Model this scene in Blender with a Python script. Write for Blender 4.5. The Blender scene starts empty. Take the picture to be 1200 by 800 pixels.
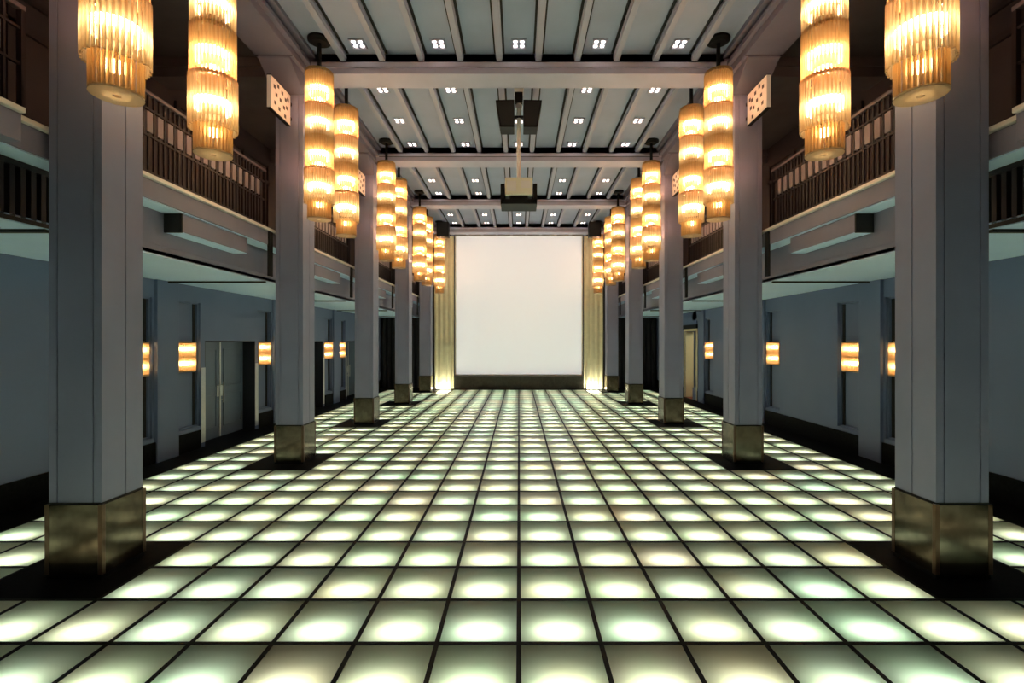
import bpy, math, random
from mathutils import Vector
random.seed(7)
S = bpy.context.scene
C = S.collection
PI = math.pi

# ------------------------------------------------------------ camera, world, view
H = 2.206
cam_d = bpy.data.cameras.new('camera')
cam = bpy.data.objects.new('camera', cam_d)
C.objects.link(cam)
cam.location = (0, 0, H)
cam.rotation_euler = (PI/2, 0, 0)
cam_d.sensor_width = 36
cam_d.lens = 36*569/1200
cam_d.shift_x = -8/1200
cam_d.clip_start = 0.05
S.camera = cam
W = bpy.data.worlds.new('world'); S.world = W
W.use_nodes = True
W.node_tree.nodes['Background'].inputs[0].default_value = (0.5, 0.6, 0.7, 1)
W.node_tree.nodes['Background'].inputs[1].default_value = 0.05
S.view_settings.view_transform = 'Standard'
S.view_settings.look = 'None'
S.view_settings.gamma = 1
S.view_settings.use_curve_mapping = False
S.view_settings.exposure = 0.0

FLOOR_LAMP = 13.0      # lamps under the glass floor
CHAND = 18.0
CHAND_W = 30.0        # watts of each chandelier's own light           # bulb rings of the chandeliers
SCONCE = 20.0
DOWN = 7.0
SCREEN = 0.45

# ------------------------------------------------------------ materials
def mat(name, col, rough=0.6, metal=0.0, noise=0.0, nscale=3.0, spec=0.5, emit=None, es=0.0, bump=0.0):
    m = bpy.data.materials.new(name); m.use_nodes = True
    nt = m.node_tree; b = nt.nodes['Principled BSDF']
    b.inputs['Base Color'].default_value = (*col, 1)
    b.inputs['Roughness'].default_value = rough
    b.inputs['Metallic'].default_value = metal
    b.inputs['Specular IOR Level'].default_value = spec
    if emit:
        b.inputs['Emission Color'].default_value = (*emit, 1)
        b.inputs['Emission Strength'].default_value = es
    tc = nt.nodes.new('ShaderNodeTexCoord')
    if noise:
        n = nt.nodes.new('ShaderNodeTexNoise'); n.inputs['Scale'].default_value = nscale
        n.inputs['Detail'].default_value = 5
        nt.links.new(tc.outputs['Object'], n.inputs['Vector'])
        r = nt.nodes.new('ShaderNodeValToRGB')
        r.color_ramp.elements[0].position = .3; r.color_ramp.elements[1].position = .7
        r.color_ramp.elements[0].color = (*[c*(1-noise) for c in col], 1)
        r.color_ramp.elements[1].color = (*[min(1, c*(1+noise)) for c in col], 1)
        nt.links.new(n.outputs['Fac'], r.inputs['Fac'])
        nt.links.new(r.outputs['Color'], b.inputs['Base Color'])
        if bump:
            bp = nt.nodes.new('ShaderNodeBump'); bp.inputs['Strength'].default_value = bump
            bp.inputs['Distance'].default_value = .01
            nt.links.new(n.outputs['Fac'], bp.inputs['Height'])
            nt.links.new(bp.outputs['Normal'], b.inputs['Normal'])
    return m

M = {}
M['wall'] = mat('wall_paint', (.13, .168, .285), .55, noise=.05, nscale=1.2)
M['upper_wall'] = mat('gallery_wall_unlit', (.026, .021, .028), .6, noise=.15, nscale=1.5)  # dark colour stands in for the gallery being unlit
M['gallery_ceiling'] = mat('gallery_ceiling_unlit', (.10, .083, .095), .6, noise=.1)  # ceiling tone darkened to show the gallery as unlit
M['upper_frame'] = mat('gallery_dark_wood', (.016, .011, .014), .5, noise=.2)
M['column'] = mat('column_paint', (.25, .265, .41), .5, noise=.05, nscale=2)
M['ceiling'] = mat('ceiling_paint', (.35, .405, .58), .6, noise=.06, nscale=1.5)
M['rib'] = mat('rib_paint', (.38, .40, .54), .5)
M['beam'] = mat('beam_paint', (.48, .48, .64), .5, noise=.06, nscale=2)
M['gap'] = mat('shadow_gap_black', (.012, .012, .014), .7)
M['edge_beam'] = mat('edge_beam_paint', (.19, .18, .26), .5, noise=.06, nscale=2)
M['fascia'] = mat('fascia_paint', (.23, .225, .32), .5, noise=.06, nscale=2)
M['soffit'] = mat('soffit_paint', (.56, .74, 1.0), .6, noise=.04, nscale=1)
M['gallery_floor'] = mat('gallery_carpet', (.03, .025, .025), .9)
M['trim'] = mat('pale_metal_trim', (.85, .80, .74), .35, .2)
M['rail'] = mat('rail_metal', (.13, .105, .12), .4, .3)
M['baluster'] = mat('baluster_metal', (.018, .013, .017), .5, .2)
M['plate'] = mat('plate_metal', (.26, .22, .24), .45, .2)
M['reveal'] = mat('beam_band_shade', (.055, .045, .045), .6)  # brown beam band with its shade put into the colour
M['bronze'] = mat('bronze_cladding', (.115, .093, .07), .17, .85, noise=.35, nscale=6, bump=.08)
M['bronze_dark'] = mat('bronze_corner', (.12, .075, .05), .3, .8)
M['black_stone'] = mat('black_stone', (.005, .005, .005), .55, noise=.5, nscale=20, spec=.06)
M['black'] = mat('black_plastic', (.008, .008, .009), .5, spec=.2)
M['grille'] = mat('grille_cloth', (.02, .02, .022), .8, noise=.4, nscale=200)
M['black_frame'] = mat('floor_bar', (.010, .012, .007), .6, spec=.2)
M['chamber'] = mat('light_box_paint', (.035, .036, .026), .9)
M['door'] = mat('door_paint', (.11, .15, .22), .4, noise=.06, nscale=2)
M['door_dark'] = mat('door_reveal', (.02, .022, .03), .5)
M['steel'] = mat('brushed_steel', (.62, .62, .62), .35, .6, noise=.06, nscale=30)
M['cream'] = mat('cream_housing', (.92, .90, .74), .4)
M['white_metal'] = mat('white_pole_paint', (.9, .88, .84), .35)
M['screen'] = mat('projection_screen', (.8, .8, .78), .9, emit=(.97, .985, .99), es=SCREEN)  # emission stands in for the light thrown on the screen
M['screen_frame'] = mat('screen_frame', (.75, .72, .62), .5)
M['stage'] = mat('stage_front_timber', (.05, .045, .035), .5, noise=.3, nscale=8)
M['curtain'] = mat('cream_curtain', (.92, .87, .62), .8, noise=.05, nscale=5)
M['black_curtain'] = mat('black_curtain', (.012, .013, .017), .9, noise=.2)
M['brass'] = mat('chandelier_brass', (.55, .38, .16), .3, .9)
M['sign_board'] = mat('sign_lit_face', (.6, .52, .42), .5, emit=(1.0, .78, .56), es=.13)
M['sign_dot'] = mat('sign_perforation', (.05, .03, .02), .6)
M['lit_room'] = mat('lit_room_paint', (.75, .66, .45), .7)
M['red_floor'] = mat('red_carpet', (.3, .12, .09), .9)
M['concrete'] = mat('dark_shell', (.05, .05, .055), .8)

def emis(name, col, s):
    m = bpy.data.materials.new(name); m.use_nodes = True
    nt = m.node_tree; nt.nodes.clear()
    o = nt.nodes.new('ShaderNodeOutputMaterial'); e = nt.nodes.new('ShaderNodeEmission')
    e.inputs[0].default_value = (*col, 1); e.inputs[1].default_value = s
    nt.links.new(e.outputs[0], o.inputs[0])
    return m
M['floor_lamp'] = emis('floor_lamp_light', (.96, 1.0, .95), FLOOR_LAMP)
M['bulb'] = emis('chandelier_bulb_light', (1.0, .80, .54), CHAND)
M['sconce_bulb'] = emis('sconce_bulb_light', (1.0, .72, .46), SCONCE)
M['spot'] = emis('downlight_light', (1.0, .82, .66), DOWN)
M['fill_glow'] = emis('fill_uplight_light', (1.0, .93, .62), 80.0)  # glow of the lamps added for the curtains
M['lit_panel'] = emis('lit_room_lamp', (1.0, .78, .42), 9.0)

def rod_mat(name, tcol, dcol):
    m = bpy.data.materials.new(name); m.use_nodes = True
    nt = m.node_tree; nt.nodes.clear(); L = nt.links.new
    o = nt.nodes.new('ShaderNodeOutputMaterial')
    t = nt.nodes.new('ShaderNodeBsdfTranslucent'); t.inputs[0].default_value = (*tcol, 1)
    d = nt.nodes.new('ShaderNodeBsdfDiffuse'); d.inputs[0].default_value = (*dcol, 1)
    p = nt.nodes.new('ShaderNodeBsdfTransparent'); p.inputs[0].default_value = (*[min(1, c*1.1) for c in tcol], 1)
    g = nt.nodes.new('ShaderNodeBsdfGlossy'); g.inputs['Roughness'].default_value = .15
    f = nt.nodes.new('ShaderNodeFresnel'); f.inputs[0].default_value = 1.45
    a = nt.nodes.new('ShaderNodeMixShader'); a.inputs[0].default_value = .30
    b = nt.nodes.new('ShaderNodeMixShader'); b.inputs[0].default_value = .38
    c = nt.nodes.new('ShaderNodeMixShader')
    L(t.outputs[0], a.inputs[1]); L(d.outputs[0], a.inputs[2])
    L(a.outputs[0], b.inputs[1]); L(p.outputs[0], b.inputs[2])
    L(f.outputs[0], c.inputs[0]); L(b.outputs[0], c.inputs[1]); L(g.outputs[0], c.inputs[2])
    L(c.outputs[0], o.inputs[0])
    return m
M['rod'] = rod_mat('amber_glass_rod', (.95, .74, .46), (.80, .62, .40))
M['core'] = mat('added_amber_core', (.50, .34, .18), .4)
M['rod_pale'] = rod_mat('pale_glass_rod', (.97, .82, .60), (.84, .70, .52))

# frosted glass of the lit floor; its tint differs from pane to pane
def glass_floor():
    m = bpy.data.materials.new('frosted_floor_glass'); m.use_nodes = True
    nt = m.node_tree; nt.nodes.clear(); L = nt.links.new
    o = nt.nodes.new('ShaderNodeOutputMaterial')
    tc = nt.nodes.new('ShaderNodeTexCoord')
    mp = nt.nodes.new('ShaderNodeMapping'); mp.inputs['Location'].default_value = (0, -4.149/.6, 0)
    mp.inputs['Scale'].default_value = (1/.6, 1/.6, 0)
    L(tc.outputs['Object'], mp.inputs[0])
    fl = nt.nodes.new('ShaderNodeVectorMath'); fl.operation = 'FLOOR'
    L(mp.outputs[0], fl.inputs[0])
    wn = nt.nodes.new('ShaderNodeTexWhiteNoise'); wn.noise_dimensions = '3D'
    L(fl.outputs[0], wn.inputs['Vector'])
    r = nt.nodes.new('ShaderNodeValToRGB'); e = r.color_ramp.elements
    e[0].position = 0; e[0].color = (.68, .84, .62, 1)
    e[1].position = 1; e[1].color = (.86, .78, .56, 1)
    x = e.new(.3); x.color = (.76, .86, .60, 1)
    x = e.new(.75); x.color = (.82, .86, .58, 1)
    L(wn.outputs['Value'], r.inputs[0])
    n = nt.nodes.new('ShaderNodeTexNoise'); n.inputs['Scale'].default_value = .9; n.inputs['Detail'].default_value = 3
    L(tc.outputs['Object'], n.inputs['Vector'])
    r2 = nt.nodes.new('ShaderNodeValToRGB'); e = r2.color_ramp.elements
    e[0].position = .38; e[0].color = (.86, 1.0, .86, 1)
    e[1].position = .66; e[1].color = (1.0, .86, .70, 1)
    x = e.new(.5); x.color = (1, 1, .95, 1)
    L(n.outputs['Fac'], r2.inputs[0])
    mx = nt.nodes.new('ShaderNodeMix'); mx.data_type = 'RGBA'; mx.blend_type = 'MULTIPLY'
    mx.inputs['Factor'].default_value = .8
    L(r.outputs[0], mx.inputs['A']); L(r2.outputs[0], mx.inputs['B'])
    t = nt.nodes.new('ShaderNodeBsdfTranslucent'); L(mx.outputs['Result'], t.inputs[0])
    d = nt.nodes.new('ShaderNodeBsdfDiffuse'); d.inputs[0].default_value = (.13, .135, .10, 1)
    a = nt.nodes.new('ShaderNodeAddShader'); L(t.outputs[0], a.inputs[0]); L(d.outputs[0], a.inputs[1])
    g = nt.nodes.new('ShaderNodeBsdfGlossy'); g.inputs['Roughness'].default_value = .28
    f = nt.nodes.new('ShaderNodeFresnel'); f.inputs[0].default_value = 1.16
    c = nt.nodes.new('ShaderNodeMixShader')
    L(f.outputs[0], c.inputs[0]); L(a.outputs[0], c.inputs[1]); L(g.outputs[0], c.inputs[2])
    L(c.outputs[0], o.inputs[0])
    return m
M['glass'] = glass_floor()

# ------------------------------------------------------------ mesh helpers
class MB:
    def __init__(s): s.v = []; s.f = []
    def add(s, vs, fs):
        n = len(s.v); s.v += [tuple(p) for p in vs]; s.f += [tuple(i+n for i in q) for q in fs]; return s
    def box(s, x0, x1, y0, y1, z0, z1):
        if x0 > x1: x0, x1 = x1, x0
        if y0 > y1: y0, y1 = y1, y0
        if z0 > z1: z0, z1 = z1, z0
        return s.add([(x0,y0,z0),(x1,y0,z0),(x1,y1,z0),(x0,y1,z0),(x0,y0,z1),(x1,y0,z1),(x1,y1,z1),(x0,y1,z1)],
                     [(0,3,2,1),(4,5,6,7),(0,1,5,4),(1,2,6,5),(2,3,7,6),(3,0,4,7)])
    def cyl(s, x, y, z0, z1, r, n=12, r2=None):
        r2 = r if r2 is None else r2
        a = [(x+r*math.cos(2*PI*i/n), y+r*math.sin(2*PI*i/n), z0) for i in range(n)]
        b = [(x+r2*math.cos(2*PI*i/n), y+r2*math.sin(2*PI*i/n), z1) for i in range(n)]
        f = [(i, (i+1) % n, n+(i+1) % n, n+i) for i in range(n)]
        f += [tuple(range(n-1, -1, -1)), tuple(range(n, 2*n))]
        return s.add(a+b, f)
    def ring(s, z0, z1, ro, ri, n=28, x=0, y=0, a0=0, a1=2*PI):
        full = abs(a1-a0-2*PI) < 1e-6
        k = n if full else n+1
        V = []
        for i in range(k):
            t = a0+(a1-a0)*i/n; c, q = math.cos(t), math.sin(t)
            V += [(x+ro*c, y+ro*q, z0), (x+ro*c, y+ro*q, z1), (x+ri*c, y+ri*q, z1), (x+ri*c, y+ri*q, z0)]
        F = []
        for i in range(n):
            p = 4*i; q = 4*((i+1) % k)
            for e in range(4):
                F.append((p+e, q+e, q+(e+1) % 4, p+(e+1) % 4))
        if not full:
            F += [(3,2,1,0), (4*n, 4*n+1, 4*n+2, 4*n+3)]
        return s.add(V, F)
    def prism(s, prof, z0, z1):
        n = len(prof)
        return s.add([(x,y,z0) for x,y in prof]+[(x,y,z1) for x,y in prof],
                     [(i,(i+1)%n,n+(i+1)%n,n+i) for i in range(n)]+[tuple(range(n-1,-1,-1)), tuple(range(n,2*n))])
    def prism_x(s, prof, x0, x1):      # profile in (y, z)
        n = len(prof)
        return s.add([(x0,y,z) for y,z in prof]+[(x1,y,z) for y,z in prof],
                     [(i,(i+1)%n,n+(i+1)%n,n+i) for i in range(n)]+[tuple(range(n-1,-1,-1)), tuple(range(n,2*n))])
    def prism_y(s, prof, y0, y1):      # profile in (x, z)
        n = len(prof)
        return s.add([(x,y0,z) for x,z in prof]+[(x,y1,z) for x,z in prof],
                     [(i,(i+1)%n,n+(i+1)%n,n+i) for i in range(n)]+[tuple(range(n-1,-1,-1)), tuple(range(n,2*n))])
    def build(s, name, m, parent=None, bevel=0, smooth=False, fix=True):
        me = bpy.data.meshes.new(name); me.from_pydata(s.v, [], s.f); me.update()
        if fix:
            import bmesh
            bm = bmesh.new(); bm.from_mesh(me); bmesh.ops.recalc_face_normals(bm, faces=bm.faces)
            bm.to_mesh(me); bm.free()
        me.materials.append(m if not isinstance(m, str) else M[m])
        o = bpy.data.objects.new(name, me); C.objects.link(o)
        if parent: o.parent = parent
        if bevel:
            b = o.modifiers.new('bevel', 'BEVEL'); b.width = bevel; b.segments = 2; b.limit_method = 'ANGLE'
        if smooth:
            for p in me.polygons: p.use_smooth = True
        return o

def tag(o, label=None, cat=None, group=None, kind=None):
    if label: o['label'] = label
    if cat: o['category'] = cat
    if group: o['group'] = group
    if kind: o['kind'] = kind
    return o
def thing(name, label, cat, loc=(0,0,0), group=None):
    o = bpy.data.objects.new(name, None); C.objects.link(o)
    o.empty_display_size = .2; o.location = loc
    return tag(o, label, cat, group)
def struct(name, mb, m, parent=None, bevel=0):
    o = mb.build(name, m, parent, bevel)
    if parent is None: o['kind'] = 'structure'
    return o
def dup(root, loc, label, group=None, mirror=False):
    def cp(o, par):
        c = o.copy(); C.objects.link(c)
        if par: c.parent = par
        for ch in o.children: cp(ch, c)
        return c
    kids = list(root.children)
    r = root.copy(); C.objects.link(r); r.location = loc
    if mirror: r.rotation_euler.z = root.rotation_euler.z + PI
    r['label'] = label
    if group: r['group'] = group
    for ch in kids: cp(ch, r)
    return r

SIDE = ((-1, 'left'), (1, 'right'))
ORD = ['', 'first', 'second', 'third', 'fourth', 'fifth']
def zc(k): return 4.749 + 4.2*(k-1)        # column centre along the hall
YB, YE = -2.0, 23.3                         # ends of the hall
XW = 6.6                                    # side walls

# ------------------------------------------------------------ floor
T = .6
ROWS = range(-6, 30)
def y_row(k): return 4.149 + T*k
def black(i, k):   # the dark slabs the columns stand on
    return i in (6, 7, -7, -8) and (k % 7) in (0, 1) and k >= -7
panes, bars, lamps, slabs = MB(), MB(), MB(), MB()
B = .017
for k in ROWS:
    for i in range(-10, 10):
        x0, x1, y0, y1 = i*T+B, (i+1)*T-B, y_row(k)+B, y_row(k+1)-B
        if black(i, k): continue
        panes.add([(x0,y0,0),(x1,y0,0),(x1,y1,0),(x0,y1,0)], [(0,1,2,3)])
        cx, cy = (x0+x1)/2, y0 + .225*T
        lamps.add([(cx-.15,cy-.045,-.140),(cx+.15,cy-.045,-.140),(cx+.15,cy+.045,-.140),(cx-.15,cy+.045,-.140)], [(0,1,2,3)])
Y0, Y1 = y_row(-6), y_row(30)
for i in range(-10, 11):
    bars.box(i*T-B, i*T+B, Y0, Y1, -.25, .004)
for k in range(-6, 31):
    bars.box(-6, 6, y_row(k)-B, y_row(k)+B, -.25, .0035)
floor = panes.build('floor', 'glass', fix=False); floor['kind'] = 'structure'
bars.build('floor_bars', 'black_frame', floor)
lb = MB().add([(-6,Y0,-.25),(6,Y0,-.25),(6,Y1,-.25),(-6,Y1,-.25)], [(0,1,2,3)]).build('light_box', 'chamber', floor, fix=False)
o = lamps.build('floor_lamps', 'floor_lamp', floor, fix=False); o['kind'] = 'stuff'
mb = MB()
for sx in (-1, 1):
    mb.box(sx*6.0+sx*.018, sx*7.3, YB, YE, -.1, .006)
mb.box(-6.0, 6.0, Y1+.018, YE, -.1, .006); mb.box(-6.0, 6.0, YB, Y0-.018, -.1, .006)
mb.build('stone_border', 'black_stone', floor)
for k in range(0, 6):
    for sx, sn in SIDE:
        yc = zc(k)
        yy0 = y_row(7*(k-1))
        MB().box(sx*(3.6+B), sx*(4.8-B), yy0+B, yy0+2*T-B, -.1, .006).build('black_slab', 'black_stone', floor)

# ------------------------------------------------------------ ceiling, ribs, beams
ZC = 7.37
ceil = struct('ceiling', MB().box(-7, 7, YB, YE+.3, ZC, ZC+.15), 'ceiling')
RX = [-3.14+.698*i for i in range(10)]
bay_edges = [(YB, zc(1)-.25)] + [(zc(k)+.25, zc(k+1)-.25) for k in range(1, 5)] + [(zc(5)+.25, YE)]
ribproto = {}
for a, b in bay_edges:
    key = round(b-a, 2)
    for x in RX:
        if key not in ribproto:
            r = MB().box(-.05, .05, 0, b-a, 7.22, ZC).box(-.062, .062, 0, b-a, 7.27, 7.29).build('rib', 'rib', ceil, bevel=.006)
            g = MB().box(-.095, .095, 0, b-a, ZC-.012, ZC+.01).build('shadow_gap', 'gap', r)
            ribproto[key] = (r, g)
        else:
            pr, pg = ribproto[key]
            r = pr.copy(); C.objects.link(r); r.parent = ceil
            g = pg.copy(); C.objects.link(g); g.parent = r
        r.location = (x, a, 0)
for k in range(0, 6):
    y = zc(k)
    mb = MB().box(-3.87, 3.87, y-.25, y+.25, 7.0, 7.21)
    mb.box(-3.87, 3.87, y-.22, y+.22, 7.2, ZC+.02)
    mb.box(-3.79, 3.79, y-.29, y-.25, 7.10, 7.19); mb.box(-3.79, 3.79, y+.25, y+.29, 7.10, 7.19)
    b = struct('ceiling_beam', mb, 'beam', bevel=.006)
    MB().box(-3.7, 3.7, y-.165, y-.22, 7.22, ZC).box(-3.7, 3.7, y+.22, y+.235, 7.22, ZC).build('shadow_gap', 'reveal', b)  # dark band on the beam sides, shade painted in
    MB().box(-3.7, 3.7, y-.293, y-.29, 7.04+.052, 7.104).build('shadow_line', 'gap', b)
for sx, sn in SIDE:
    mb = MB().box(sx*3.79, sx*4.42, YB, YE, 7.0, ZC+.02)
    mb.box(sx*3.71, sx*3.79, YB, YE, 7.12, 7.2).box(sx*3.66, sx*3.79, YB, YE, 7.29, ZC)
    o = struct('edge_beam_'+sn, mb, 'edge_beam', bevel=.006)
    for k in range(0, 6):      # joint lines either side of the capitals
        for s in (-1, 1):
            y = zc(k)+s*.81
            MB().box(sx*3.8, sx*4.41, y-.012, y+.012, 6.997, 7.01).build('joint', 'gap', o)
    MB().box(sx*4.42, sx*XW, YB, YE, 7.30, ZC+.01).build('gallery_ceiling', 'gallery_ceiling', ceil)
    for k in range(0, 6):      # beams over the galleries
        y = zc(k)
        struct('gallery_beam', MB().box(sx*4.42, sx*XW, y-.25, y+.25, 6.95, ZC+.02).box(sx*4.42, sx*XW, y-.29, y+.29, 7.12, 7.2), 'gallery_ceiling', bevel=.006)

# ------------------------------------------------------------ side walls below the galleries
ZS = 3.35                # soffit under the gallery
door_n = 0
def recess_spans():
    r = []
    for k in range(0, 6):
        r += [(zc(k)+.12-.99, zc(k)+.12-.33), (zc(k)+.12+.33, zc(k)+.12+.99)]
    return [q for q in r if q[1] < YE-.1 and q[0] > YB]
DOORS = {-1: [(zc(k)+1.26, zc(k)+3.20, 2.22) for k in (2, 3, 4)], 1: [(18.05, 19.3, 2.6)]}
for sx, sn in SIDE:
    X = lambda d: sx*(XW+d)
    mb = MB()
    # front skin with recessed panels and door openings
    cuts = [(a, b, .46, 3.0, 'r') for a, b in recess_spans()] + [(a, b, 0, h, 'd') for a, b, h in DOORS[sx]]
    cuts = sorted(cuts)
    pos = YB
    for a, b, z0, z1, t in cuts:
        if a > pos: mb.box(X(0), X(.1), pos, a, 0, ZS+.05)
        if z0 > 0: mb.box(X(0), X(.1), a, b, 0, z0)
        mb.box(X(0), X(.1), a, b, z1, ZS+.05)
        pos = b
    mb.box(X(0), X(.1), pos, YE, 0, ZS+.05)
    pos = YB
    for a, b, h in DOORS[sx]:
        mb.box(X(.1), X(.5), pos, a, 0, ZS+.05); mb.box(X(.1), X(.5), a, b, h, ZS+.05); pos = b
    mb.box(X(.1), X(.5), pos, YE, 0, ZS+.05)
    wall = struct('wall_'+sn, mb, 'wall')
    for k in range(0, 6):
        if zc(k)+.3 > YE: continue
        MB().box(X(-.06), X(.02), zc(k)+.12-.28, zc(k)+.12+.28, 0, ZS).build('pilaster', 'wall', wall, bevel=.008)
    for a, b in recess_spans():   # thin moulding round each recessed panel
        f = MB()
        for q0, q1, z0, z1 in ((a, a+.03, .46, 3.0), (b-.03, b, .46, 3.0), (a, b, .46, .49), (a, b, 2.97, 3.0)):
            f.box(X(.04), X(.1), q0, q1, z0, z1)
        f.build('panel_moulding', 'wall', wall)
        MB().box(X(.085), X(.1), b-.1, b-.03, .49, 2.97).build('panel_groove', 'gap', wall)
    # upper wall of the gallery with dark frames
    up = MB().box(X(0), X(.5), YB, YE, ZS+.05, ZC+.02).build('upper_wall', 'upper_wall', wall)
    fr = MB()
    for a, b in bay_edges:
        n = 3
        for j in range(n+1):
            y = a+.15+(b-a-.3)*j/n
            fr.box(X(-.05), X(0), y-.06, y+.06, 4.2, 6.8)
        fr.box(X(-.05), X(0), a+.1, b-.1, 6.3, 6.4); fr.box(X(-.04), X(0), a+.1, b-.1, 6.74, 6.82)
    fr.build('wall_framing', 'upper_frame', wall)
    bb = MB()
    pos = YB
    for a, b, h in DOORS[sx]:
        bb.box(X(-.03), X(.01), pos, a-.16, .006, .38); pos = b+.16
    bb.box(X(-.03), X(.01), pos, YE, .006, .38)
    struct('baseboard_'+sn, bb, 'black_stone', bevel=.004)

# double doors on the left
for a, b, h in DOORS[-1]:
    door_n += 1
    d = thing('door_%d' % door_n, None, None, (-XW, (a+b)/2, 0)); d['kind'] = 'structure'
    w = (b-a)/2
    MB().box(-.30, 0, w-.012, w+.003, 0, h).box(-.30, 0, -w-.003, -w+.012, 0, h).box(-.30, 0, -w, w, h-.012, h+.003).build('reveal', 'door_dark', d)
    for s in (-1, 1):
        lf = MB().box(-.34, -.29, s*.006, s*(w-.03), .02, h-.02)
        y0, y1 = s*.12, s*(w-.12)
        for z0, z1 in ((.25, 1.0), (1.15, h-.18)):
            lf.box(-.29, -.275, y0, y0+s*.03, z0, z1).box(-.29, -.275, y1-s*.03, y1, z0, z1)
            lf.box(-.29, -.275, y0, y1, z0, z0+.03).box(-.29, -.275, y0, y1, z1-.03, z1)
        L = lf.build('door_leaf', 'door', d, bevel=.003)
        hd = MB().box(-.29, -.282, s*.04, s*.10, .95, 1.2)
        hd.cyl(-.24, s*.07, .80, 1.28, .013, 10).box(-.29, -.24, s*.06, s*.08, .85, .87).box(-.29, -.24, s*.06, s*.08, 1.2, 1.22)
        hd.build('handle', 'steel', L)
    MB().box(-.288, -.270, -.02, .02, .03, h-.03).build('meeting_strip', 'steel', d)
    for s in (-1, 1):
        MB().box(0, .012, s*w, s*(w+.13), .1, 1.66).build('corner_guard', 'steel', d, bevel=.003)

# lit doorway on the right, with the small room behind it
a, b, h = DOORS[1][0]
d = thing('door_4', None, None, (XW, (a+b)/2, 0)); d['kind'] = 'structure'
w = (b-a)/2
MB().box(-.02, .08, w, w+.09, 0, h+.09).box(-.02, .08, -w-.09, -w, 0, h+.09).box(-.02, .08, -w, w, h, h+.09).build('door_frame', 'lit_room', d, bevel=.004)
MB().box(-.05, .1, -w-.1, w+.1, h+.09, h+.24).build('lintel', 'black', d, bevel=.005)
rm = MB().box(.5, 2.2, -w-.8, -w-.7, 0, 3).box(.5, 2.2, w+2.2, w+2.3, 0, 3).box(2.2, 2.3, -w-.8, w+2.3, 0, 3).box(.5, 2.3, -w-.8, w+2.3, 3, 3.1)
rm.build('room_wall', 'lit_room', d)
MB().box(.0, 2.3, -w, w, -.05, .01).box(.5, 2.3, -w-.8, w+2.3, -.05, .008).build('room_floor', 'red_floor', d)
MB().box(.8, 1.8, -.3, .3, 2.96, 2.99).build('room_lamp', 'lit_panel', d)
dl = MB().box(.02, .95, w-.05, w-.005, .02, h-.02).build('door_leaf', 'cream', d, bevel=.004)
MB().cyl(.88, w-.09, .9, 1.2, .014, 10).box(.87, .89, w-.09, w-.05, .93, .95).box(.87, .89, w-.09, w-.05, 1.15, 1.17).build('handle', 'steel', dl)

# ------------------------------------------------------------ end walls, stage, screen, curtains
struct('wall_front', MB().box(-7.1, 7.1, YE, YE+.3, 0, ZC+.02), 'concrete')
struct('wall_back', MB().box(-7.1, 7.1, YB-.3, YB, 0, ZC+.02), 'concrete')
st = MB().box(-2.98, 2.98, 22.4, 23.25, .006, .56).box(-3.0, 3.0, 22.37, 23.25, .56, .61)
for i in range(-5, 6): st.box(i*.54-.01, i*.54+.01, 22.385, 22.4, .05, .56)
tag(st.build('stage_platform', 'stage', bevel=.006), 'low dark stage platform under the big white screen', 'stage')
t = thing('projection_screen', 'big blank white projection screen at the far end of the hall', 'screen', (0, 22.7, .61))
MB().box(-2.93, 2.93, -.02, .02, .06, 6.5).build('canvas', 'screen', t)
f = MB().box(-2.99, -2.93, -.04, .04, 0, 6.56).box(2.93, 2.99, -.04, .04, 0, 6.56).box(-2.99, 2.99, -.04, .04, 0, .06).box(-2.99, 2.99, -.04, .04, 6.5, 6.56)
f.build('frame', 'screen_frame', t, bevel=.006)
def drape(x0, x1, y, z0, z1, amp, n, name, m, label, cat):
    mb = MB(); N = n*8
    fr = [(x0+(x1-x0)*i/N, y+amp*math.sin(2*PI*i/8)*(.75+.25*math.sin(i*.7))) for i in range(N+1)]
    prof = fr + [(x, yy+.02) for x, yy in reversed(fr)]
    n2 = len(fr)
    V = []; F = []
    zs = [z0, z0+.3*(z1-z0), z1]
    for z in zs: V += [(x, yy, z) for x, yy in prof]
    P = len(prof)
    for r in range(len(zs)-1):
        for i in range(P):
            F.append((r*P+i, r*P+(i+1) % P, (r+1)*P+(i+1) % P, (r+1)*P+i))
    for i in range(n2-1):
        j = P-1-i
        F.append((i, i+1, j-1, j)); F.append((2*P+i, 2*P+j, 2*P+j-1, 2*P+i+1))
    mb.add(V, F)
    return tag(mb.build(name, m, smooth=False), label, cat)
for sx, sn in SIDE:
    drape(sx*3.02, sx*3.92, 22.55, .01, 7.1, .035, 4, 'stage_curtain', 'curtain', 'tall cream pleated curtain on the %s of the white screen' % sn, 'curtain')
    drape(sx*4.45, sx*6.5, 23.1, .01, 3.34, .05, 9, 'backdrop_curtain', 'black_curtain', 'black curtain closing the far end of the %s aisle' % sn, 'curtain')

for sx, sn in SIDE:
    t = thing('added_uplight', 'added small floor strip light at the foot of the cream curtain on the %s' % sn, 'added floor light', (sx*3.45, 22.24, .006))  # lamp added to brighten the curtain, fitting inferred from its bright foot
    MB().box(-.34, .34, -.04, .04, 0, .05).build('housing', 'black', t, bevel=.004)
    MB().prism_x([(-.01, .05), (.035, .05), (-.01, .085)], -.32, .32).build('lens', 'fill_glow', t)
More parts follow.
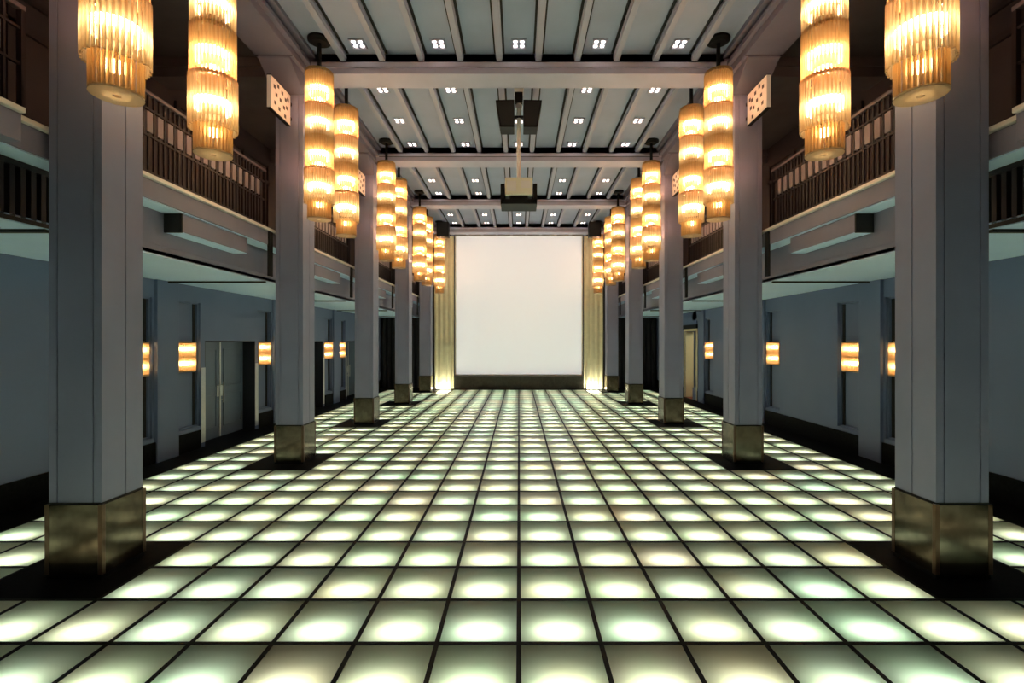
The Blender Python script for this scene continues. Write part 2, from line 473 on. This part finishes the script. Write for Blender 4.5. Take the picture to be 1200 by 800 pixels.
# ------------------------------------------------------------ galleries
for sx, sn in SIDE:
    g = struct('balcony_'+sn, MB().box(sx*4.5, sx*XW, YB, YE, 3.93, 4.12), 'fascia')
    MB().box(sx*4.5, sx*XW, YB, YE, 4.12, 4.15).build('carpet', 'gallery_floor', g)
    MB().box(sx*4.45, sx*4.52, YB, YE, 3.93, 4.165).build('fascia', 'fascia', g, bevel=.006)
    MB().box(sx*4.40, sx*4.53, YB, YE, 4.165, 4.215).build('edge_trim', 'trim', g, bevel=.01)
    MB().box(sx*4.47, sx*4.74, YB, YE, 3.915, 3.932).build('step_soffit', 'soffit', g)
    MB().box(sx*4.74, sx*4.86, zc(1)+.3, YE, ZS, 3.93).box(sx*4.735, sx*4.76, zc(1)+.3, YE, 3.47, 3.49).build('recess_face', 'fascia', g)
    MB().box(sx*4.74, sx*XW, YB, YE, ZS-.02, ZS+.05).build('soffit', 'soffit', g)
    for k in range(1, 6):
        MB().box(sx*4.74, sx*XW, zc(k)+.10, zc(k)+.16, ZS-.05, ZS-.019).build('soffit_batten', 'gap', g)
        for q in ((-1, 1) if k > 1 else (1,)):
            MB().box(sx*4.42, sx*4.46, zc(k)+q*.22, zc(k)+q*.34, 3.37, 4.16).build('expansion_joint', 'gap', g)
    # nearest the camera the face is a slatted screen and the edge steps in
    gb = MB().box(sx*4.80, sx*4.86, YB, zc(1)+.3, ZS, 3.93).build('grille_back', 'upper_wall', g)
    sl = MB()
    y = YB+.02
    while y < zc(1)+.25:
        sl.box(sx*4.74, sx*4.80, y, y+.05, ZS, 3.86); y += .1
    sl.box(sx*4.73, sx*4.81, YB, zc(1)+.3, 3.86, 3.93).box(sx*4.73, sx*4.81, YB, zc(1)+.3, ZS-.01, ZS+.03)
    sl.build('slat_grille', 'upper_frame', g)
    MB().box(sx*4.28, sx*4.46, YB, 4.18, 3.92, 4.165).build('projecting_fascia', 'fascia', g, bevel=.006)
    MB().box(sx*4.24, sx*4.46, YB, 4.18, 4.165, 4.215).build('projecting_trim', 'trim', g, bevel=.01)

# long housings slung under the gallery edge
hp = None
for k in range(1, 5):
    for sx, sn in SIDE:
        lab = 'long grey air conditioning housing under the %s balcony, %s' % (sn, ['', 'nearest the camera', 'second from the camera', 'third from the camera', 'farthest from the camera'][k])
        y = zc(k)+1.73
        if hp is None:
            hp = thing('air_housing', lab, 'air conditioner', (sx*4.62, y, 3.66), 'air housings under the balconies')
            MB().box(-.12, .12, 0.03, 1.57, .012, .254).build('casing', 'fascia', hp, bevel=.006)
            MB().box(-.12, .12, 0, .03, 0, .254).build('end_cap', 'gap', hp, bevel=.004)
            MB().box(-.11, .11, .03, 1.57, 0, .012).build('underside_grille', 'soffit', hp)
        else:
            dup(hp, (sx*4.62, y, 3.66), lab, 'air housings under the balconies')

# ------------------------------------------------------------ columns
def column_parts(t):
    h = .245; n = .012; d = .014
    prof = []
    # square with narrow vertical joints in every face
    def face(p, q, at):
        P, Q = Vector(p), Vector(q); e = (Q-P).normalized(); nn = Vector((-e.y, e.x)) # inward for ccw
        out = [P.copy()]
        for f in at:
            m_ = P.lerp(Q, f)
            out += [m_-e*n/2, m_-e*n/2+nn*d, m_+e*n/2+nn*d, m_+e*n/2]
        return out
    cs = [(-h,-h),(h,-h),(h,h),(-h,h)]
    at = [(.16, .84), (.56,), (.16, .84), (.44,)]
    for i in range(4): prof += face(cs[i], cs[(i+1) % 4], at[i])
    MB().prism([(v.x, v.y) for v in prof], .706, 7.02).build('shaft', 'column', t)
    MB().box(-.25, .25, -.25, .25, .69, .712).build('shadow_joint', 'gap', t)
    b = MB()
    b.box(-.262, .262, -.262, .262, .05, .696)
    bs = b.build('base', 'bronze', t, bevel=.004)
    c = MB()
    for sx_ in (-1, 1):
        for sy_ in (-1, 1):
            c.box(sx_*.225, sx_*.266, sy_*.225, sy_*.266, .05, .698)
    c.build('corner_strip', 'bronze_dark', bs, bevel=.003)
    MB().box(-.255, .255, -.255, .255, .005, .05).build('plinth', 'black', t)
    for s in (-1, 1):
        MB().prism_x([(s*.245, 7.0), (s*.81, 7.0), (s*.80, 6.97), (s*.245, 6.62)], -.265, .265).build('capital', 'edge_beam', t)
col0 = None
for k in range(1, 6):
    for sx, sn in SIDE:
        lab = 'grey square column with bronze base on the %s, %s from the camera' % (sn, ['', 'nearest and biggest', 'second', 'third', 'fourth', 'farthest'][k] if k not in (1, 5) else '')
        if k == 1: lab = 'nearest and biggest grey square column with bronze base on the %s' % sn
        if k == 5: lab = 'farthest grey square column with bronze base on the %s, beside the curtain' % sn
        if col0 is None:
            col0 = thing('column', lab, 'column', (sx*4.115, zc(k), 0), 'columns along the hall')
            column_parts(col0)
        else:
            dup(col0, (sx*4.115, zc(k), 0), lab, 'columns along the hall')

# ------------------------------------------------------------ gallery railings
def railing(length, parent):
    MB().box(-.03, .03, 0, length, 1.0, 1.045).build('top_rail', 'rail', parent, bevel=.008)
    MB().box(-.015, .015, 0, length, .82, .845).build('upper_rail', 'baluster', parent)
    MB().box(-.015, .015, 0, length, .50, .525).build('middle_rail', 'baluster', parent)
    MB().box(-.02, .02, 0, length, .05, .08).build('bottom_rail', 'baluster', parent)
    for y in (.02, length-.02):
        MB().box(-.025, .025, y-.02, y+.02, -.045, 1.0).build('post', 'baluster', parent)
    n = int((length-.1)//.0875)
    bp = pp = None
    for i in range(n):
        y = .09+i*.0875
        if bp is None:
            bp = MB().box(-.011, .011, -.011, .011, .08, 1.0).build('baluster', 'baluster', parent); o = bp
        else:
            o = bp.copy(); C.objects.link(o); o.parent = parent
        o.location = (0, y, 0)
        if i % 2 == 0:
            if pp is None:
                pp = MB().box(-.022, .022, -.048, .048, .55, .80).build('plate', 'plate', parent, bevel=.004); o = pp
            else:
                o = pp.copy(); C.objects.link(o); o.parent = parent
            o.location = (0, y, 0)
r0 = None
for k in range(0, 5):
    for sx, sn in SIDE:
        y0 = zc(k)+.36
        lab = ['balcony railing on the %s, nearest the camera in front of the first column',
               'balcony railing on the %s between the first and second columns',
               'balcony railing on the %s between the second and third columns',
               'balcony railing on the %s between the third and fourth columns',
               'balcony railing on the %s between the fourth and fifth columns'][k] % sn
        lab = 'dark ' + lab
        if r0 is None:
            r0 = thing('balcony_railing', lab, 'railing', (sx*4.50, y0, 4.195), 'balcony railings')
            railing(3.50, r0)
        else:
            dup(r0, (sx*4.50, y0, 4.195), lab, 'balcony railings')

# ------------------------------------------------------------ chandeliers
def chandelier(t):
    # origin at the ceiling; everything hangs down
    MB().cyl(0, 0, -.04, 0, .19, 28).cyl(0, 0, -.075, -.04, .13, 28, .19).build('ceiling_rose', 'black', t)
    MB().cyl(0, 0, -.62, -.08, .035, 10).build('stem', 'black', t)
    top = -.57
    MB().ring(top-.05, top, .225, .05, 32).build('top_plate', 'brass', t)
    TH = .545
    for q in range(4):
        z1 = top-.03-q*TH; z0 = z1-TH-.035
        r = .218 if q % 2 == 0 else .214
        if q == 3: r = .232
        fr = MB().ring(z1-.02, z1, r-.012, r-.05, 32).build('tier_frame', 'brass', t)
        rods = MB()
        n = 36
        for i in range(n):
            a = 2*PI*i/n; dz = .012*math.sin(3*a)
            rr = r
            rods.cyl(rr*math.cos(a), rr*math.sin(a), z0+dz, z1, .0135, 6)
        rods.build('glass_rods', 'rod' if q % 2 == 0 else 'rod_pale', t)
        MB().ring(z1-.35, z1-.26, .188, .168, 28).build('bulb_ring', 'bulb', fr)
        MB().cyl(0, 0, z0+.14, z1, .12, 24).build('added_core', 'core', t)  # unseen core, added to block the far half of the bulb ring
    z1 = top-.03-4*TH+.02
    rods = MB()
    for i in range(28):
        a = 2*PI*i/28
        rods.cyl(.18*math.cos(a), .18*math.sin(a), z1-.30, z1, .0125, 6)
    for i in range(22):
        a = 2*PI*i/22
        rods.cyl(.11*math.cos(a), .11*math.sin(a), z1-.32, z1, .0125, 6)
    rods.build('bottom_rods', 'rod', t)
    MB().ring(z1-.325, z1-.31, .192, .03, 28).build('bottom_plate', 'rod_pale', t)
    ld = bpy.data.lights.new('chandelier_light', 'POINT'); ld.energy = CHAND_W; ld.color = (1, .50, .36); ld.shadow_soft_size = .03
    for zz in (top-.03-1*TH, top-.03-3*TH):
        lo = bpy.data.objects.new('chandelier_light', ld); C.objects.link(lo); lo.parent = t; lo.location = (0, 0, zz+.05)
    MB().ring(z1-.10, z1-.05, .085, .05, 20).build('bottom_bulb_ring', 'bulb', t)
c0 = None
for k in range(1, 6):
    for s, w in ((-1, 'front of'), (1, 'behind')):
        if k == 5 and s == 1: continue
        for sx, sn in SIDE:
            y = zc(k)+s*.65
            if k == 1: y += .02
            wh = {1: 'nearest', 5: 'farthest'}.get(k, ORD[k])
            lab = 'lit amber glass rod chandelier hanging %s the %s column on the %s' % ('in front of' if s < 0 else 'just behind', wh, sn)
            loc = (sx*3.41, y, ZC)
            if c0 is None:
                c0 = thing('chandelier', lab, 'chandelier', loc, 'tiered glass rod chandeliers'); chandelier(c0)
            else:
                dup(c0, loc, lab, 'tiered glass rod chandeliers')

# ------------------------------------------------------------ wall sconces
def sconce(t, sx):
    # wall at x = 0, the lamp bulges towards -x (right wall); mirrored copies are turned
    MB().box(-.02, .0, -.21, .21, -.02, .60).build('back_plate', 'brass', t, bevel=.004)
    MB().ring(.56, .585, .205, .02, 16, a0=PI/2, a1=3*PI/2).ring(0, .02, .205, .02, 16, a0=PI/2, a1=3*PI/2).ring(.28, .30, .195, .02, 16, a0=PI/2, a1=3*PI/2).build('frame', 'brass', t)
    rods = MB()
    for i in range(22):
        a = PI/2+PI*(i+.5)/22
        rods.cyl(.195*math.cos(a), .195*math.sin(a), -.01, .575, .013, 6)
    rods.build('glass_rods', 'rod_pale', t)
    for z in (.12, .41):
        MB().ring(z, z+.08, .172, .155, 14, a0=PI/2, a1=3*PI/2).build('bulb', 'sconce_bulb', t)
s0 = None
sp = {-1: [zc(2)-.5, zc(2)+.74, zc(3)-.5, zc(4)-.5, zc(4)+.74], 1: [zc(2)-.5, zc(2)+.74, zc(3)-.5, zc(4)-.5]}
for sx, sn in SIDE:
    for n, y in enumerate(sp[sx]):
        wh = ['partly hidden behind the nearest column', 'the second from the camera', 'the third from the camera', 'the fourth from the camera', 'the fifth from the camera'][n]
        lab = 'lit glass rod wall sconce on the %s wall, %s' % (sn, wh)
        loc = (sx*(XW+.085), y, 1.61)
        if s0 is None:
            s0 = thing('wall_sconce', lab, 'wall lamp', loc, 'wall sconces'); sconce(s0, sx)
            s0.rotation_euler.z = PI
        else:
            o = dup(s0, loc, lab, 'wall sconces'); o.rotation_euler.z = PI if sx < 0 else 0

# ------------------------------------------------------------ ceiling downlights
d0 = None
rown = 0
for y, xs in [(8.42, 5)] + [(zc(k)+q, 5) for k in (2, 3, 4) for q in (1.0, 2.4, 3.75)]:
    rown += 1
    for j in range(5):
        x = -2.79+1.395*j
        if abs(x) < .1 and abs(y-(zc(2)+1.0)) < .1: continue
        lab = 'small square recessed downlight, %s, row %d of ceiling lights from the camera' % (['leftmost', 'second from left', 'in the middle', 'second from right', 'rightmost'][j], rown)
        if d0 is None:
            d0 = thing('downlight', lab, 'ceiling light', (x, y, ZC), 'recessed ceiling downlights')
            f = MB().box(-.13, .13, -.14, -.115, -.02, 0).box(-.13, .13, .115, .14, -.02, 0).box(-.13, -.105, -.14, .14, -.02, 0).box(.105, .13, -.14, .14, -.02, 0)
            f.box(-.01, .01, -.115, .115, -.015, 0).box(-.105, .105, -.01, .01, -.015, 0)
            f.build('frame', 'rib', d0)
            for a in (-.058, .058):
                for b in (-.062, .062):
                    MB().cyl(a, b, -.012, -.002, .034, 12).build('lamp', 'spot', d0)
        else:
            dup(d0, (x, y, ZC), lab, 'recessed ceiling downlights')

# ------------------------------------------------------------ perforated lit signs on the columns
g0 = None
for k in (2, 3):
    for sx, sn in SIDE:
        lab = 'lit cream perforated sign projecting from the %s column on the %s' % (ORD[k], sn)
        loc = (sx*4.09, zc(k)-.265, 6.04)
        if g0 is None:
            g0 = thing('column_sign', lab, 'sign', loc, 'lit signs on the columns')
            MB().box(-.035, .035, -.74, -.06, 0, .53).build('panel', 'sign_board', g0, bevel=.006)
            MB().box(-.033, .033, -.745, -.055, .53, .54).build('top_frame', 'black', g0)
            MB().box(-.033, .033, -.745, -.055, -.012, 0).build('bottom_frame', 'black', g0)
            MB().box(-.02, .02, -.06, .02, .12, .17).box(-.02, .02, -.06, .02, .38, .43).build('bracket', 'black', g0)
            dots = MB()
            rd = [(-.62, .40), (-.50, .46), (-.36, .42), (-.24, .36), (-.56, .29), (-.42, .27), (-.30, .20), (-.60, .14), (-.46, .10), (-.20, .24), (-.26, .07), (-.16, .40)]
            for yy, zz in rd:
                for xx in (-.037, .035):
                    dots.box(xx, xx+.002, yy-.032, yy+.032, zz-.03, zz+.03)
            dots.build('perforation', 'sign_dot', g0)
        else:
            dup(g0, loc, lab, 'lit signs on the columns')

# ------------------------------------------------------------ projector on its pole, loudspeakers
PY = 9.8
p = thing('projector_pole', 'white ceiling pole carrying the projector and two black loudspeakers', 'pole', (0, PY, 0))
MB().cyl(0, 0, 7.27, ZC, .10, 20).box(-.09, .09, -.09, .09, 7.20, 7.27).build('ceiling_plate', 'white_metal', p, bevel=.004)
MB().box(-.08, .08, -.08, .08, 7.0, 7.2).build('junction_box', 'black', p, bevel=.006)
MB().cyl(0, 0, 5.421, 7.22, .042, 16).build('pole', 'white_metal', p, smooth=False)
MB().box(-.089, .089, -.052, .052, 6.70, 6.74).build('crossbar', 'black', p)
MB().box(-.065, .065, -.06, .06, 6.90, 6.96).build('clamp', 'steel', p)
for sx, sn in SIDE:
    t = thing('loudspeaker', 'black loudspeaker on the %s of the projector pole' % sn, 'loudspeaker', (0, PY, 6.46), 'loudspeakers on the projector pole')
    pr = [(sx*.09, 0), (sx*.37, 0), (sx*.46, .53), (sx*.09, .54)]
    MB().prism_y(pr, -.18, .2).build('cabinet', 'black', t, bevel=.01)
    MB().prism_y([(sx*.10, .03), (sx*.35, .03), (sx*.43, .50), (sx*.10, .51)], -.19, -.18).build('grille', 'grille', t)
t = thing('projector', 'cream ceiling projector with black side frames on the white pole', 'projector', (0, PY, 4.91))
MB().box(-.27, .27, -.30, .34, .17, .51).build('body', 'cream', t, bevel=.015)
MB().box(-.36, -.28, -.26, .30, .02, .40).box(.28, .36, -.26, .30, .02, .40).box(-.36, .36, -.26, .30, .0, .10).build('cradle', 'black', t, bevel=.008)
MB().box(-.18, .18, -.24, .28, .10, .17).build('bottom_cover', 'black', t)
MB().box(-.23, -.05, -.306, -.30, .24, .44).box(.05, .23, -.306, -.30, .30, .44).build('vent', 'white_metal', t)
n = MB()
ln = 16
n.add([(.08+.07*math.cos(2*PI*i/ln), .34, .33+.07*math.sin(2*PI*i/ln)) for i in range(ln)]+[(.08+.07*math.cos(2*PI*i/ln), .44, .33+.07*math.sin(2*PI*i/ln)) for i in range(ln)],
      [(i, (i+1) % ln, ln+(i+1) % ln, ln+i) for i in range(ln)]+[tuple(range(ln)), tuple(range(ln, 2*ln))]).build('lens', 'black', t)
for sx, sn in SIDE:
    t = thing('loudspeaker', 'black loudspeaker hung under the ceiling at the %s top corner of the screen' % sn, 'loudspeaker', (sx*3.16, 20.3, 6.55), 'loudspeakers beside the screen')
    MB().box(-.25, .25, -.18, .18, 0, .62).build('cabinet', 'black', t, bevel=.012)
    MB().box(-.22, .22, -.19, -.18, .03, .59).build('grille', 'grille', t)
    MB().box(-.03, .03, -.03, .03, .62, ZC-6.55).build('bracket', 'black', t)
